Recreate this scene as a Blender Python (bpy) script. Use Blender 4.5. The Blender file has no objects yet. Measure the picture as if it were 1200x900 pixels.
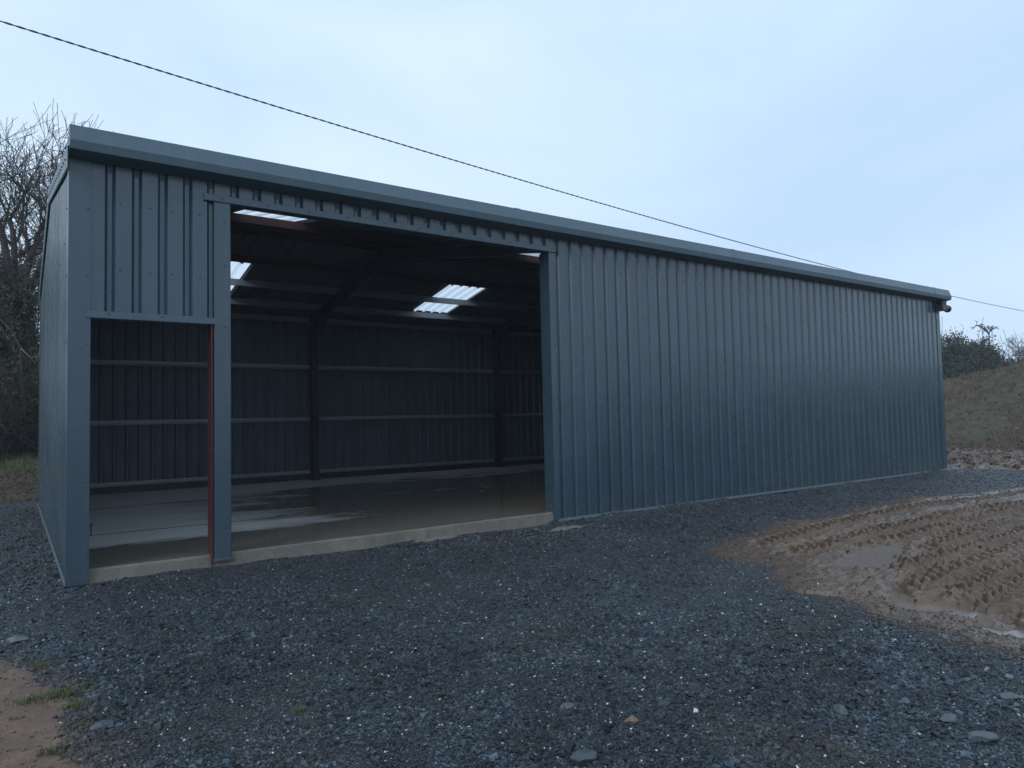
import bpy, math, random
import numpy as np
from mathutils import Vector, Matrix
random.seed(7); rng = np.random.default_rng(7)
scn = bpy.context.scene
COL = scn.collection

# ------------------------------------------------------------------ camera
CX, CY, CZ = -0.4512, -8.3358, 1.6
YAW, PIT, ROL, FPX = 0.6173, 0.0486, -0.0225, 825.0
_f = np.array([math.sin(YAW)*math.cos(PIT), math.cos(YAW)*math.cos(PIT), math.sin(PIT)])
_r = np.array([math.cos(YAW), -math.sin(YAW), 0.0]); _u = np.cross(_r, _f)
R2 = _r*math.cos(ROL)+_u*math.sin(ROL); U2 = -_r*math.sin(ROL)+_u*math.cos(ROL)
cam = bpy.data.cameras.new("camera"); camo = bpy.data.objects.new("camera", cam); COL.objects.link(camo)
cam.sensor_width = 36; cam.lens = FPX*36/1200; cam.clip_end = 3000; cam.clip_start = 0.05
M = Matrix(((R2[0], U2[0], -_f[0], CX), (R2[1], U2[1], -_f[1], CY), (R2[2], U2[2], -_f[2], CZ), (0, 0, 0, 1)))
camo.matrix_world = M
scn.camera = camo

def ray(u, v): return _f + (u-600)/FPX*R2 - (v-450)/FPX*U2
def at(u, v, depth):
    p = np.array([CX, CY, CZ]) + ray(u, v)*depth
    return p
def ground_at(u, v, z=0.0):
    d = ray(u, v); return np.array([CX, CY, CZ]) + d*((z-CZ)/d[2])

# ------------------------------------------------------------------ materials
def new_mat(name):
    m = bpy.data.materials.new(name); m.use_nodes = True
    nt = m.node_tree; b = nt.nodes["Principled BSDF"]
    return m, nt, b
def N(nt, t, **kw):
    n = nt.nodes.new(t)
    for k, v in kw.items():
        if k.startswith('i_'):
            n.inputs[k[2:].replace('_', ' ')].default_value = v
        else: setattr(n, k, v)
    return n
def ramp(nt, stops, interp='LINEAR'):
    n = nt.nodes.new('ShaderNodeValToRGB'); cr = n.color_ramp; cr.interpolation = interp
    while len(cr.elements) < len(stops): cr.elements.new(0.5)
    for e, (p, c) in zip(cr.elements, stops):
        e.position = p; e.color = (*c, 1) if len(c) == 3 else c
    return n
def coords(nt, scale=(1, 1, 1)):
    tc = nt.nodes.new('ShaderNodeTexCoord'); mp = nt.nodes.new('ShaderNodeMapping')
    mp.inputs['Scale'].default_value = scale
    nt.links.new(tc.outputs['Object'], mp.inputs['Vector']); return mp.outputs['Vector']
def noise(nt, vec, scale, detail=4, rough=0.55, dist=0):
    n = N(nt, 'ShaderNodeTexNoise'); n.inputs['Scale'].default_value = scale; n.inputs['Detail'].default_value = detail
    n.inputs['Roughness'].default_value = rough; n.inputs['Distortion'].default_value = dist
    nt.links.new(vec, n.inputs['Vector']); return n.outputs['Fac']
def mixc(nt, fac, a, b, mode='MIX'):
    n = nt.nodes.new('ShaderNodeMix'); n.data_type = 'RGBA'; n.blend_type = mode
    L = nt.links
    for s, v in ((0, fac), (6, a), (7, b)):
        if isinstance(v, (int, float)): n.inputs[s].default_value = v
        elif isinstance(v, tuple): n.inputs[s].default_value = (*v, 1) if len(v) == 3 else v
        else: L.new(v, n.inputs[s])
    return n.outputs[2]
def bump(nt, b, h, strength=0.3, dist=0.01, prev=None):
    n = nt.nodes.new('ShaderNodeBump'); n.inputs['Strength'].default_value = strength; n.inputs['Distance'].default_value = dist
    nt.links.new(h, n.inputs['Height'])
    if prev is not None: nt.links.new(prev, n.inputs['Normal'])
    nt.links.new(n.outputs[0], b.inputs['Normal']); return n.outputs[0]
def maprange(nt, v, a, b, c, d):
    n = nt.nodes.new('ShaderNodeMapRange'); nt.links.new(v, n.inputs[0])
    for i, x in enumerate((a, b, c, d)): n.inputs[i+1].default_value = x
    return n.outputs[0]

def metal_paint(name, col, rough=0.38, spec=0.5, var=0.25, bstr=0.15):
    m, nt, b = new_mat(name); v = coords(nt)
    n1 = noise(nt, v, 1.3, 5); n2 = noise(nt, coords(nt, (.8, .8, .8)), 1.3, 3)
    c = mixc(nt, maprange(nt, n1, .1, .9, 0, 1), tuple(x*(1-var) for x in col), tuple(x*(1+var) for x in col))
    n3 = noise(nt, coords(nt, (9, 9, .5)), 1.2, 3); n4 = noise(nt, v, 24, 3)
    sz = N(nt, 'ShaderNodeSeparateXYZ'); nt.links.new(v, sz.inputs[0])
    low = N(nt, 'ShaderNodeMath', operation='MULTIPLY'); nt.links.new(maprange(nt, sz.outputs[2], .05, .55, .8, 0), low.inputs[0]); nt.links.new(maprange(nt, n4, .4, .65, 0, .55), low.inputs[1])
    c = mixc(nt, low.outputs[0], c, (.11, .095, .075))      # rain splashed grit low on the sheets
    c = mixc(nt, maprange(nt, n3, .5, .75, 0, .22), c, tuple(x*1.7 for x in col))
    nt.links.new(c, b.inputs['Base Color'])
    nt.links.new(maprange(nt, n2, .1, .9, rough-.08, rough+.1), b.inputs['Roughness'])
    b.inputs['Specular IOR Level'].default_value = spec
    return m
MAT = {}
MAT['clad'] = metal_paint('slate_blue_coated_steel', (.021, .050, .074), .25, .8, .25)
MAT['flash'] = metal_paint('slate_blue_flashing', (.032, .060, .084), .28, .7, .15, .2)
MAT['gutter'] = metal_paint('slate_blue_gutter', (.062, .104, .130), .38, .5, .1, .1)
MAT['inner'] = metal_paint('dark_sheet_backing', (.10, .118, .142), .55, .3)
MAT['galv'] = metal_paint('galvanised_steel', (.28, .30, .32), .42, .5, .15)
MAT['red'] = metal_paint('red_oxide_steel', (.055, .012, .014), .5, .4)
MAT['darkred'] = metal_paint('dull_red_oxide_purlin', (.055, .018, .018), .6, .3)
MAT['frame'] = metal_paint('dark_primer_steel', (.035, .028, .032), .5, .35)
MAT['black'] = metal_paint('black_plastic', (.02, .022, .025), .4, .5)
MAT['bolt'] = metal_paint('fixing_heads', (.03, .036, .042), .4, .5)

def mat_glass():
    m, nt, b = new_mat('translucent_rooflight_sheet'); nt.nodes.remove(b)
    out = nt.nodes['Material Output']
    tl = N(nt, 'ShaderNodeBsdfTranslucent'); tr = N(nt, 'ShaderNodeBsdfTransparent'); gl = N(nt, 'ShaderNodeBsdfGlossy')
    n = noise(nt, coords(nt), 5, 4)
    nt.links.new(mixc(nt, n, (.72, .76, .76), (.9, .92, .92)), tl.inputs['Color'])
    tr.inputs['Color'].default_value = (.9, .93, .95, 1); gl.inputs['Roughness'].default_value = .25
    gl.inputs['Color'].default_value = (.8, .8, .8, 1)
    m1 = N(nt, 'ShaderNodeMixShader'); m1.inputs[0].default_value = .45
    nt.links.new(tl.outputs[0], m1.inputs[1]); nt.links.new(tr.outputs[0], m1.inputs[2])
    m2 = N(nt, 'ShaderNodeMixShader'); m2.inputs[0].default_value = .06
    nt.links.new(m1.outputs[0], m2.inputs[1]); nt.links.new(gl.outputs[0], m2.inputs[2])
    nt.links.new(m2.outputs[0], out.inputs['Surface']); return m
MAT['light'] = mat_glass()

def mat_floor():
    m, nt, b = new_mat('damp_concrete_floor'); v = coords(nt); L = nt.links
    big = noise(nt, coords(nt, (.55, 1.3, 1)), .62, 7, .62, .8); mid = noise(nt, v, 3.2, 6, .65); fine = noise(nt, v, 60, 3)
    sep = N(nt, 'ShaderNodeSeparateXYZ'); L.new(v, sep.inputs[0])
    # wet stain mask: the slab is damp towards the big doorway and along the front edge, where rain blows in
    wx = maprange(nt, sep.outputs[0], 1.2, 4.8, 0, .34)
    wy = N(nt, 'ShaderNodeMath', operation='MULTIPLY'); L.new(maprange(nt, sep.outputs[1], 1.1, 1.7, .42, 0), wy.inputs[0]); wy.inputs[1].default_value = 1
    wb = maprange(nt, sep.outputs[1], 6.2, 8.2, 0, .42)
    a = N(nt, 'ShaderNodeMath', operation='ADD'); L.new(wx, a.inputs[0]); L.new(wy.outputs[0], a.inputs[1])
    a2 = N(nt, 'ShaderNodeMath', operation='SUBTRACT'); L.new(a.outputs[0], a2.inputs[0]); L.new(wb, a2.inputs[1])
    a3 = N(nt, 'ShaderNodeMath', operation='ADD'); L.new(a2.outputs[0], a3.inputs[0]); L.new(big, a3.inputs[1])
    a4 = N(nt, 'ShaderNodeMath', operation='MULTIPLY_ADD'); L.new(mid, a4.inputs[0]); a4.inputs[1].default_value = .22; L.new(a3.outputs[0], a4.inputs[2])
    wet = maprange(nt, a4.outputs[0], .64, .86, 0, 1)
    dry = mixc(nt, mid, (.42, .42, .41), (.62, .615, .60))
    wc = mixc(nt, mid, (.12, .108, .085), (.19, .17, .135))
    c = mixc(nt, wet, dry, wc); c = mixc(nt, .25, c, fine, 'OVERLAY'); L.new(c, b.inputs['Base Color'])
    L.new(maprange(nt, wet, 0, 1, .7, .15), b.inputs['Roughness'])
    bump(nt, b, mid, .12, .01); return m
MAT['floor'] = mat_floor()
def mat_conc():
    m, nt, b = new_mat('rough_pale_concrete'); v = coords(nt); L = nt.links
    a = noise(nt, v, 3, 6, .65); f = noise(nt, v, 40, 4)
    c = mixc(nt, a, (.07, .064, .053), (.20, .188, .16)); c = mixc(nt, .4, c, f, 'OVERLAY')
    L.new(c, b.inputs['Base Color']); b.inputs['Roughness'].default_value = .8
    bump(nt, b, f, .5, .01); return m
MAT['conc'] = mat_conc()

def mat_gravel():
    m, nt, b = new_mat('crushed_slate_gravel'); v = coords(nt); L = nt.links
    def vor(scale, feat='F1'):
        n = N(nt, 'ShaderNodeTexVoronoi', feature=feat); n.inputs['Scale'].default_value = scale; n.inputs['Randomness'].default_value = 1
        w = N(nt, 'ShaderNodeVectorMath', operation='MULTIPLY'); w.inputs[1].default_value = (1, 1.3, 1); L.new(v, w.inputs[0]); L.new(w.outputs[0], n.inputs['Vector']); return n
    v1 = vor(38); v2 = vor(90)
    big = noise(nt, v, .45, 5, .6); mid = noise(nt, v, 4, 4)
    s1 = N(nt, 'ShaderNodeSeparateColor'); L.new(v1.outputs['Color'], s1.inputs[0])
    cr = ramp(nt, [(0, (.008, .011, .014)), (.55, (.022, .029, .034)), (.9, (.06, .072, .08)), (.985, (.11, .12, .12)), (.99, (.4, .4, .4))]); L.new(s1.outputs[0], cr.inputs[0])
    s2 = N(nt, 'ShaderNodeSeparateColor'); L.new(v2.outputs['Color'], s2.inputs[0])
    cr2 = ramp(nt, [(0, (.008, .011, .013)), (.8, (.038, .048, .056)), (.98, (.09, .1, .105)), (.99, (.45, .45, .45))]); L.new(s2.outputs[0], cr2.inputs[0])
    c = mixc(nt, maprange(nt, mid, .4, .6, 0, 1), cr.outputs[0], cr2.outputs[0])
    c = mixc(nt, maprange(nt, big, .35, .7, .0, .4), c, (.022, .029, .034))
    c = mixc(nt, maprange(nt, noise(nt, v, .9, 5, .6), .64, .78, 0, .15), c, (.05, .045, .038))
    L.new(c, b.inputs['Base Color']); b.inputs['Roughness'].default_value = .55
    p = bump(nt, b, v1.outputs['Distance'], .9, .02); bump(nt, b, v2.outputs['Distance'], .7, .008, p)
    return m
MAT['gravel'] = mat_gravel()
def mat_stone():
    m, nt, b = new_mat('slate_stone_chips'); L = nt.links
    a = N(nt, 'ShaderNodeAttribute', attribute_name='tint')
    c = mixc(nt, .35, a.outputs['Color'], noise(nt, coords(nt), 70, 3), 'OVERLAY')
    L.new(c, b.inputs['Base Color']); b.inputs['Roughness'].default_value = .45; b.inputs['Specular IOR Level'].default_value = .35
    bump(nt, b, noise(nt, coords(nt), 160, 2), .3, .004); return m
MAT['stone'] = mat_stone()
def mat_mud():
    m, nt, b = new_mat('wet_brown_mud'); v = coords(nt); L = nt.links
    a = noise(nt, v, .7, 5, .6); f = noise(nt, v, 9, 6, .65); g = noise(nt, v, 55, 4)
    c = mixc(nt, maprange(nt, a, .3, .7, 0, 1), (.088, .053, .028), (.142, .094, .056))
    c = mixc(nt, maprange(nt, f, .35, .7, 0, .75), c, (.038, .023, .013))
    c = mixc(nt, .3, c, g, 'OVERLAY'); L.new(c, b.inputs['Base Color'])
    L.new(maprange(nt, f, .35, .65, .24, .52), b.inputs['Roughness'])
    b.inputs['Specular IOR Level'].default_value = .6
    p = bump(nt, b, f, .5, .02); bump(nt, b, g, .4, .006, p); return m
MAT['mud'] = mat_mud()
def mat_puddle():
    m, nt, b = new_mat('muddy_water'); L = nt.links
    c = mixc(nt, noise(nt, coords(nt), 2, 4), (.15, .115, .09), (.19, .15, .12)); L.new(c, b.inputs['Base Color'])
    b.inputs['Roughness'].default_value = .22
    bump(nt, b, noise(nt, coords(nt), 14, 3), .06, .01); return m
MAT['puddle'] = mat_puddle()
def simple(name, c1, c2, scale=4, rough=.85, bs=.4, bd=.03, detail=6):
    m, nt, b = new_mat(name); v = coords(nt); L = nt.links
    n = noise(nt, v, scale, detail, .65); L.new(mixc(nt, maprange(nt, n, .3, .7, 0, 1), c1, c2), b.inputs['Base Color'])
    b.inputs['Roughness'].default_value = rough; bump(nt, b, noise(nt, v, scale*5, 5), bs, bd); return m
MAT['soil'] = simple('bare_brown_soil', (.085, .052, .036), (.16, .105, .075), 5, .75)
MAT['field'] = simple('rough_field', (.05, .06, .025), (.10, .085, .05), .3, .9)
def mat_bank():
    m, nt, b = new_mat('weedy_soil_bank'); v = coords(nt); L = nt.links
    a = noise(nt, v, .35, 7, .65); f = noise(nt, v, 2.2, 7, .7)
    s = mixc(nt, maprange(nt, f, .3, .7, 0, 1), (.03, .022, .015), (.13, .095, .062))
    g = mixc(nt, f, (.045, .055, .024), (.095, .10, .05))
    L.new(mixc(nt, maprange(nt, a, .48, .62, 0, .6), s, g), b.inputs['Base Color']); b.inputs['Roughness'].default_value = .9
    bump(nt, b, noise(nt, v, 6, 6, .75), 1, .15); return m
MAT['bank'] = mat_bank()
def mat_leaf(name, c1, c2):
    m, nt, b = new_mat(name); L = nt.links
    a = N(nt, 'ShaderNodeAttribute', attribute_name='tint')
    L.new(mixc(nt, a.outputs['Fac'], c1, c2), b.inputs['Base Color']); b.inputs['Roughness'].default_value = .6; return m
MAT['ivy'] = mat_leaf('ivy_leaves', (.022, .034, .014), (.06, .085, .03))
MAT['evergreen'] = mat_leaf('evergreen_leaves', (.022, .032, .02), (.05, .065, .035))
MAT['brown_leaf'] = mat_leaf('withered_leaves', (.05, .035, .022), (.12, .085, .05))
MAT['grass'] = mat_leaf('grass_blades', (.07, .075, .03), (.10, .13, .035))
MAT['bark'] = simple('grey_brown_bark', (.032, .027, .022), (.075, .064, .052), 9, .9)
MAT['twig'] = simple('dark_twigs', (.028, .023, .02), (.055, .045, .037), 6, .9)
MAT['redbranch'] = simple('reddish_bark', (.14, .07, .05), (.2, .11, .08), 6, .8)
MAT['cable'] = simple('black_cable', (.012, .014, .017), (.03, .034, .04), 10, .6)

# ------------------------------------------------------------------ mesh helpers
def set_props(o, label=None, cat=None, group=None, kind=None):
    if label: o['label'] = label
    if cat: o['category'] = cat
    if group: o['group'] = group
    if kind: o['kind'] = kind
    return o
def empty(name, loc=(0, 0, 0), **kw):
    o = bpy.data.objects.new(name, None); COL.objects.link(o); o.location = loc; o.empty_display_size = .3
    return set_props(o, **kw)
def link(name, me, parent=None, **kw):
    o = bpy.data.objects.new(name, me); COL.objects.link(o)
    if parent is not None:
        o.parent = parent
        o.location = -world_loc(parent)
    return set_props(o, **kw)
def world_loc(o):
    v = Vector((0, 0, 0))
    while o is not None: v = v + o.location; o = o.parent
    return v
def np_mesh(name, V, F, mats, smooth=False, tint=None, midx=None):
    V = np.asarray(V, dtype=np.float32).reshape(-1, 3); F = np.asarray(F, dtype=np.int32); k = F.shape[1]
    me = bpy.data.meshes.new(name)
    me.vertices.add(len(V)); me.vertices.foreach_set('co', V.ravel())
    me.loops.add(F.size); me.loops.foreach_set('vertex_index', F.ravel())
    me.polygons.add(len(F)); me.polygons.foreach_set('loop_start', np.arange(0, F.size, k, dtype=np.int32))
    try: me.polygons.foreach_set('loop_total', np.full(len(F), k, dtype=np.int32))
    except Exception: pass
    me.polygons.foreach_set('use_smooth', np.full(len(F), smooth))
    for m in (mats if isinstance(mats, list) else [mats]): me.materials.append(MAT[m])
    if midx is not None: me.polygons.foreach_set('material_index', np.asarray(midx, dtype=np.int32))
    me.update(calc_edges=True)
    if tint is not None:
        t = np.asarray(tint, dtype=np.float32)
        if t.ndim == 1: t = np.stack([t, t, t], 1)
        a = me.attributes.new('tint', 'FLOAT_COLOR', 'POINT')
        a.data.foreach_set('color', np.concatenate([t, np.ones((len(t), 1), np.float32)], 1).ravel())
    return me
class MB:
    def __init__(s): s.v = []; s.f = []; s.m = []
    def add(s, vs, fs, mi=0):
        b = len(s.v); s.v += [tuple(map(float, p)) for p in vs]; s.f += [[b+i for i in f] for f in fs]; s.m += [mi]*len(fs); return s
    def box(s, a, b, mi=0):
        x0, y0, z0 = a; x1, y1, z1 = b
        return s.add([(x0, y0, z0), (x1, y0, z0), (x1, y1, z0), (x0, y1, z0), (x0, y0, z1), (x1, y0, z1), (x1, y1, z1), (x0, y1, z1)],
              [(0, 3, 2, 1), (4, 5, 6, 7), (0, 1, 5, 4), (1, 2, 6, 5), (2, 3, 7, 6), (3, 0, 4, 7)], mi)
    def extrude(s, poly, a, b, frame, mi=0):
        """closed 2-D polygon extruded from a to b; frame(t, p, q) gives the 3-D point"""
        n = len(poly); vs = [frame(a, *p) for p in poly]+[frame(b, *p) for p in poly]
        fs = [(i, (i+1) % n, n+(i+1) % n, n+i) for i in range(n)]+[tuple(range(n))[::-1], tuple(range(n, 2*n))]
        return s.add(vs, fs, mi)
    def beam(s, poly, p0, p1, up=(0, 0, 1), mi=0):
        p0 = Vector(p0); p1 = Vector(p1); d = (p1-p0).normalized(); up = Vector(up); sd = d.cross(up).normalized(); up2 = sd.cross(d)
        return s.extrude(poly, 0, 1, lambda t, a, b: p0+(p1-p0)*t+sd*a+up2*b, mi)
    def tube(s, pts, r, k=10, mi=0, cap=True):
        pts = [Vector(p) for p in pts]; n = len(pts); vs = []
        rr = r if hasattr(r, '__len__') else [r]*n
        for i, p in enumerate(pts):
            d = (pts[min(i+1, n-1)]-pts[max(i-1, 0)]).normalized(); a = Vector((0, 0, 1)) if abs(d.z) < .9 else Vector((1, 0, 0))
            x = d.cross(a).normalized(); y = x.cross(d)
            vs += [p+(x*math.cos(t)+y*math.sin(t))*rr[i] for t in [2*math.pi*j/k for j in range(k)]]
        fs = [(i*k+j, i*k+(j+1) % k, (i+1)*k+(j+1) % k, (i+1)*k+j) for i in range(n-1) for j in range(k)]
        if cap: fs += [tuple(range(k))[::-1], tuple(range((n-1)*k, n*k))]
        return s.add(vs, fs, mi)
    def build(s, name, mats, parent=None, bevel=0, smooth=False, **kw):
        me = bpy.data.meshes.new(name); me.from_pydata(s.v, [], s.f)
        for m in (mats if isinstance(mats, list) else [mats]): me.materials.append(MAT[m])
        me.polygons.foreach_set('material_index', s.m)
        if smooth: me.polygons.foreach_set('use_smooth', [True]*len(s.f))
        me.update()
        o = link(name, me, parent, **kw)
        if bevel:
            b = o.modifiers.new('bevel', 'BEVEL'); b.width = bevel; b.segments = 2; b.limit_method = 'ANGLE'
        return o

# value noise in numpy
_lat = rng.random((256, 256))
def vnoise(x, y):
    xi = np.floor(x).astype(int); yi = np.floor(y).astype(int); fx = x-xi; fy = y-yi
    fx = fx*fx*(3-2*fx); fy = fy*fy*(3-2*fy); g = lambda a, b: _lat[a & 255, b & 255]
    return (g(xi, yi)*(1-fx)+g(xi+1, yi)*fx)*(1-fy)+(g(xi, yi+1)*(1-fx)+g(xi+1, yi+1)*fx)*fy
def fbm(x, y, s, o=4, g=.5):
    t = 0; a = 1; w = 0
    for i in range(o): t = t+a*(vnoise(x*s+17.3*i, y*s+9.1*i)-.5); w += a; a *= g; s *= 2.03
    return t/w*2
def grid(x0, x1, y0, y1, st, hf, mask=None):
    xs = np.arange(x0, x1+st/2, st); ys = np.arange(y0, y1+st/2, st); X, Y = np.meshgrid(xs, ys); Z = hf(X, Y)
    V = np.stack([X, Y, Z], -1).reshape(-1, 3); w = len(xs); h = len(ys)
    i = (np.arange(h-1)[:, None]*w+np.arange(w-1)[None, :]).ravel(); F = np.stack([i, i+1, i+w+1, i+w], 1)
    if mask is not None:
        c = V[F].mean(1); F = F[mask(c[:, 0], c[:, 1])]
    return V, F
def join_grids(L):
    Vs = []; Fs = []; b = 0
    for V, F in L: Vs.append(V); Fs.append(F+b); b += len(V)
    return np.concatenate(Vs), np.concatenate(Fs)
def sdf(px, py, poly):
    d = np.full(px.shape, 1e9); ins = np.zeros(px.shape, bool); n = len(poly)
    for i in range(n):
        ax, ay = poly[i]; bx, by = poly[(i+1) % n]; ex, ey = bx-ax, by-ay
        t = np.clip(((px-ax)*ex+(py-ay)*ey)/(ex*ex+ey*ey), 0, 1)
        d = np.minimum(d, np.hypot(px-ax-t*ex, py-ay-t*ey))
        if ay != by:
            c = ((ay > py) != (by > py)) & (px < (bx-ax)*(py-ay)/(by-ay)+ax); ins ^= c
    return np.where(ins, d, -d)

# ------------------------------------------------------------------ setting: ground
L_, D_ = 19.02, 9.25
MUD1 = [(6.2, -2.93), (7.0, -2.55), (8.03, -2.36), (10.68, -2.12), (12.55, -2.04), (13.88, -2.47), (15.81, -2.76), (18, -3.0), (24, -3.5), (44, -4), (44, -16), (5.5, -16), (4.85, -9), (4.94, -6.44), (5.02, -5.64), (5.37, -5.13), (5.45, -4.62), (5.76, -3.96)]
MUD2 = [(19.5, 14), (19.35, .45), (20.1, -1.3), (22, -2.4), (44, -2.6), (44, 30), (19.5, 30)]
SOIL = [(-9, -2.2), (-3, -1.9), (-1.2, -2.2), (-.52, -2.33), (-.30, -2.8), (-.18, -3.3), (-.22, -3.9), (-.2, -4.5), (-.3, -5.5), (-.6, -9), (-9, -9)]
def mudmask(x, y):
    return np.maximum(sdf(x, y, MUD1), sdf(x, y, MUD2)) + fbm(x, y, 1.3, 4)*.28
def soilmask(x, y): return sdf(x, y, SOIL)+fbm(x, y, 3.1, 4)*.12
TRACKS = [  # polylines of wheel runs, half width, lug pitch
    ([(6.9, -3.22), (8.5, -3.0), (11, -2.85), (14, -3.15), (18, -3.7), (30, -4.6)], .22, .175),
    ([(6.7, -3.78), (8.5, -3.66), (11, -3.6), (14, -4.0), (19, -4.9), (30, -6)], .23, .18),
    ([(7.9, -4.6), (9.3, -4.45), (12, -4.25), (16, -4.8), (24, -6.2)], .24, .185),
    ([(5.9, -5.35), (7.6, -5.2), (9.6, -5.15), (12, -5.1), (16, -5.6), (24, -7.1)], .23, .18),
    ([(5.6, -5.95), (7.5, -5.72), (9.6, -5.8), (12, -5.9), (17, -6.6)], .22, .175),
    ([(5.3, -6.6), (7, -6.35), (9.2, -6.4), (13, -6.9), (18, -7.8)], .24, .185),
    ([(5.2, -7.3), (7.3, -7.1), (9.4, -7.3), (13, -8.1)], .23, .18),
    ([(7.6, -4.02), (9.5, -4.05), (12, -3.95), (15, -4.4), (24, -5.6)], .20, .18),
    ([(6.6, -4.85), (8.6, -4.85), (11, -4.7), (14, -5.05), (24, -6.6)], .17, .17),
    ([(6.1, -5.62), (8.2, -5.45), (10.5, -5.5), (14, -5.9), (24, -7.8)], .16, .17),
    ([(5.5, -6.3), (7.6, -6.05), (10, -6.15), (14, -6.6)], .18, .18),
    ([(20.8, 9), (21.3, 3), (22.2, 0), (23.8, -3), (26, -8)], .3, .24),
    ([(22.8, 9), (23.3, 3), (24.2, 0), (25.8, -3), (28, -8)], .3, .24)]
def mud_h(x, y):
    m = mudmask(x, y); h = fbm(x, y, .5, 4)*.02+fbm(x, y, 2.6, 4)*.018+np.abs(fbm(x*.8, y*1.3, 9.5, 3))*.04
    wob = fbm(x, y, 1.7, 3)
    for pts, hw, lp in TRACKS:
        best = np.full(x.shape, 1e9); S = np.zeros(x.shape); T = np.zeros(x.shape); acc = 0
        for (ax, ay), (bx, by) in zip(pts[:-1], pts[1:]):
            ex, ey = bx-ax, by-ay; l = math.hypot(ex, ey); t = np.clip(((x-ax)*ex+(y-ay)*ey)/(l*l), 0, 1)
            dx, dy = x-ax-t*ex, y-ay-t*ey; d = np.hypot(dx, dy); sg = np.sign(ex*dy-ey*dx); c = d < best
            best = np.where(c, d, best); S = np.where(c, acc+t*l, S); T = np.where(c, sg*d, T); acc += l
        T = T+wob*.05; ins = 1/(1+np.exp((np.abs(T)-hw)/.018))
        ph = S/lp-np.abs(T)/hw*.9+(T > 0)*.5+wob*.12
        lug = np.clip(np.sin(ph*2*math.pi)*2.6-.9, -.35, 1)+fbm(x, y, 15, 3)*.35
        dep = .9+.9*vnoise(S*.7, T*0+pts[0][1])
        h = h*(1-.6*ins)+ins*(-.022+.032*lug*dep) + .018*np.exp(-((np.abs(T)-hw-.06)/.05)**2)*(.4+vnoise(S*5, T*3))
    # churned ridges between the runs
    ch = 1/(1+np.exp(-(m-.55)/.12))
    h = h+ch*(.035*np.abs(fbm(x*.55+y*.12, y*1.8, 5.5, 3))*2+.02*np.abs(fbm(x, y, 14, 2)))
    # smooth silt near the margin, and flat low basins that hold water
    sm = 1/(1+np.exp(-(m-.28)/.07)); h = h*(.22+.78*sm)
    for (px_, py_, rx, ry, ang) in BASINS:
        c, s = math.cos(ang), math.sin(ang); q = np.hypot(((x-px_)*c+(y-py_)*s)/rx, (-(x-px_)*s+(y-py_)*c)/ry)+fbm(x, y, 2.2, 3)*.45+fbm(x, y, 11, 3)*.3
        w = 1/(1+np.exp((q-1)/.09)); h = h*(1-w)+(-.035)*w
    edge = np.clip(m/.10, -1, 1); h = h*(1+1.3*np.clip((x-18)/3, 0, 1))
    return .024+.018*np.clip(m/.3, 0, 1)+h*np.clip(m/.25, 0, 1)+np.where(edge < 0, edge*.06, edge*.0) - .012*(m < .04)
BASINS = [(7.05, -4.35, 1.0, .28, .25), (12.9, -4.75, .9, .28, -.1), (5.5, -5.7, .3, .12, -1.3), (5.3, -6.5, .45, .13, -1.4), (13.4, -2.75, 1.2, .16, -.12), (9.9, -5.3, .6, .25, 0)]
V, F = join_grids([grid(4.4, 10.0, -8.6, -1.4, .016, mud_h, lambda x, y: mudmask(x, y) > -.15), grid(10.0, 13.0, -8.6, -1.4, .024, mud_h, lambda x, y: mudmask(x, y) > -.15),
                   grid(13.0, 24, -8.6, -1.4, .045, mud_h, lambda x, y: mudmask(x, y) > -.2),
                   grid(19.0, 31, -1.4, 6, .055, mud_h, lambda x, y: mudmask(x, y) > -.2),
                   grid(24.0, 44, -8.6, -1.4, .1, mud_h, lambda x, y: mudmask(x, y) > -.2),
                   grid(4.4, 44, -16, -8.6, .15, mud_h, lambda x, y: mudmask(x, y) > -.3),
                   grid(19.0, 44, 6, 30, .2, mud_h, lambda x, y: mudmask(x, y) > -.3)])
link('mud', np_mesh('mud', V, F, 'mud', True), kind='structure')
for i, (px_, py_, rx, ry, ang) in enumerate(BASINS):
    vs = [(px_, py_, .0225)]
    c, s = math.cos(ang), math.sin(ang); K = 60
    for j in range(K):
        t = 2*math.pi*j/K; k = 1.12; a, b = rx*k*math.cos(t), ry*k*math.sin(t); vs.append((px_+a*c-b*s, py_+a*s+b*c, .0225))
    me = bpy.data.meshes.new('puddle'); me.from_pydata(vs, [], [(0, j+1, (j+1) % K+1) for j in range(K)]); me.materials.append(MAT['puddle'])
    link('puddle', me, kind='structure')

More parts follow.
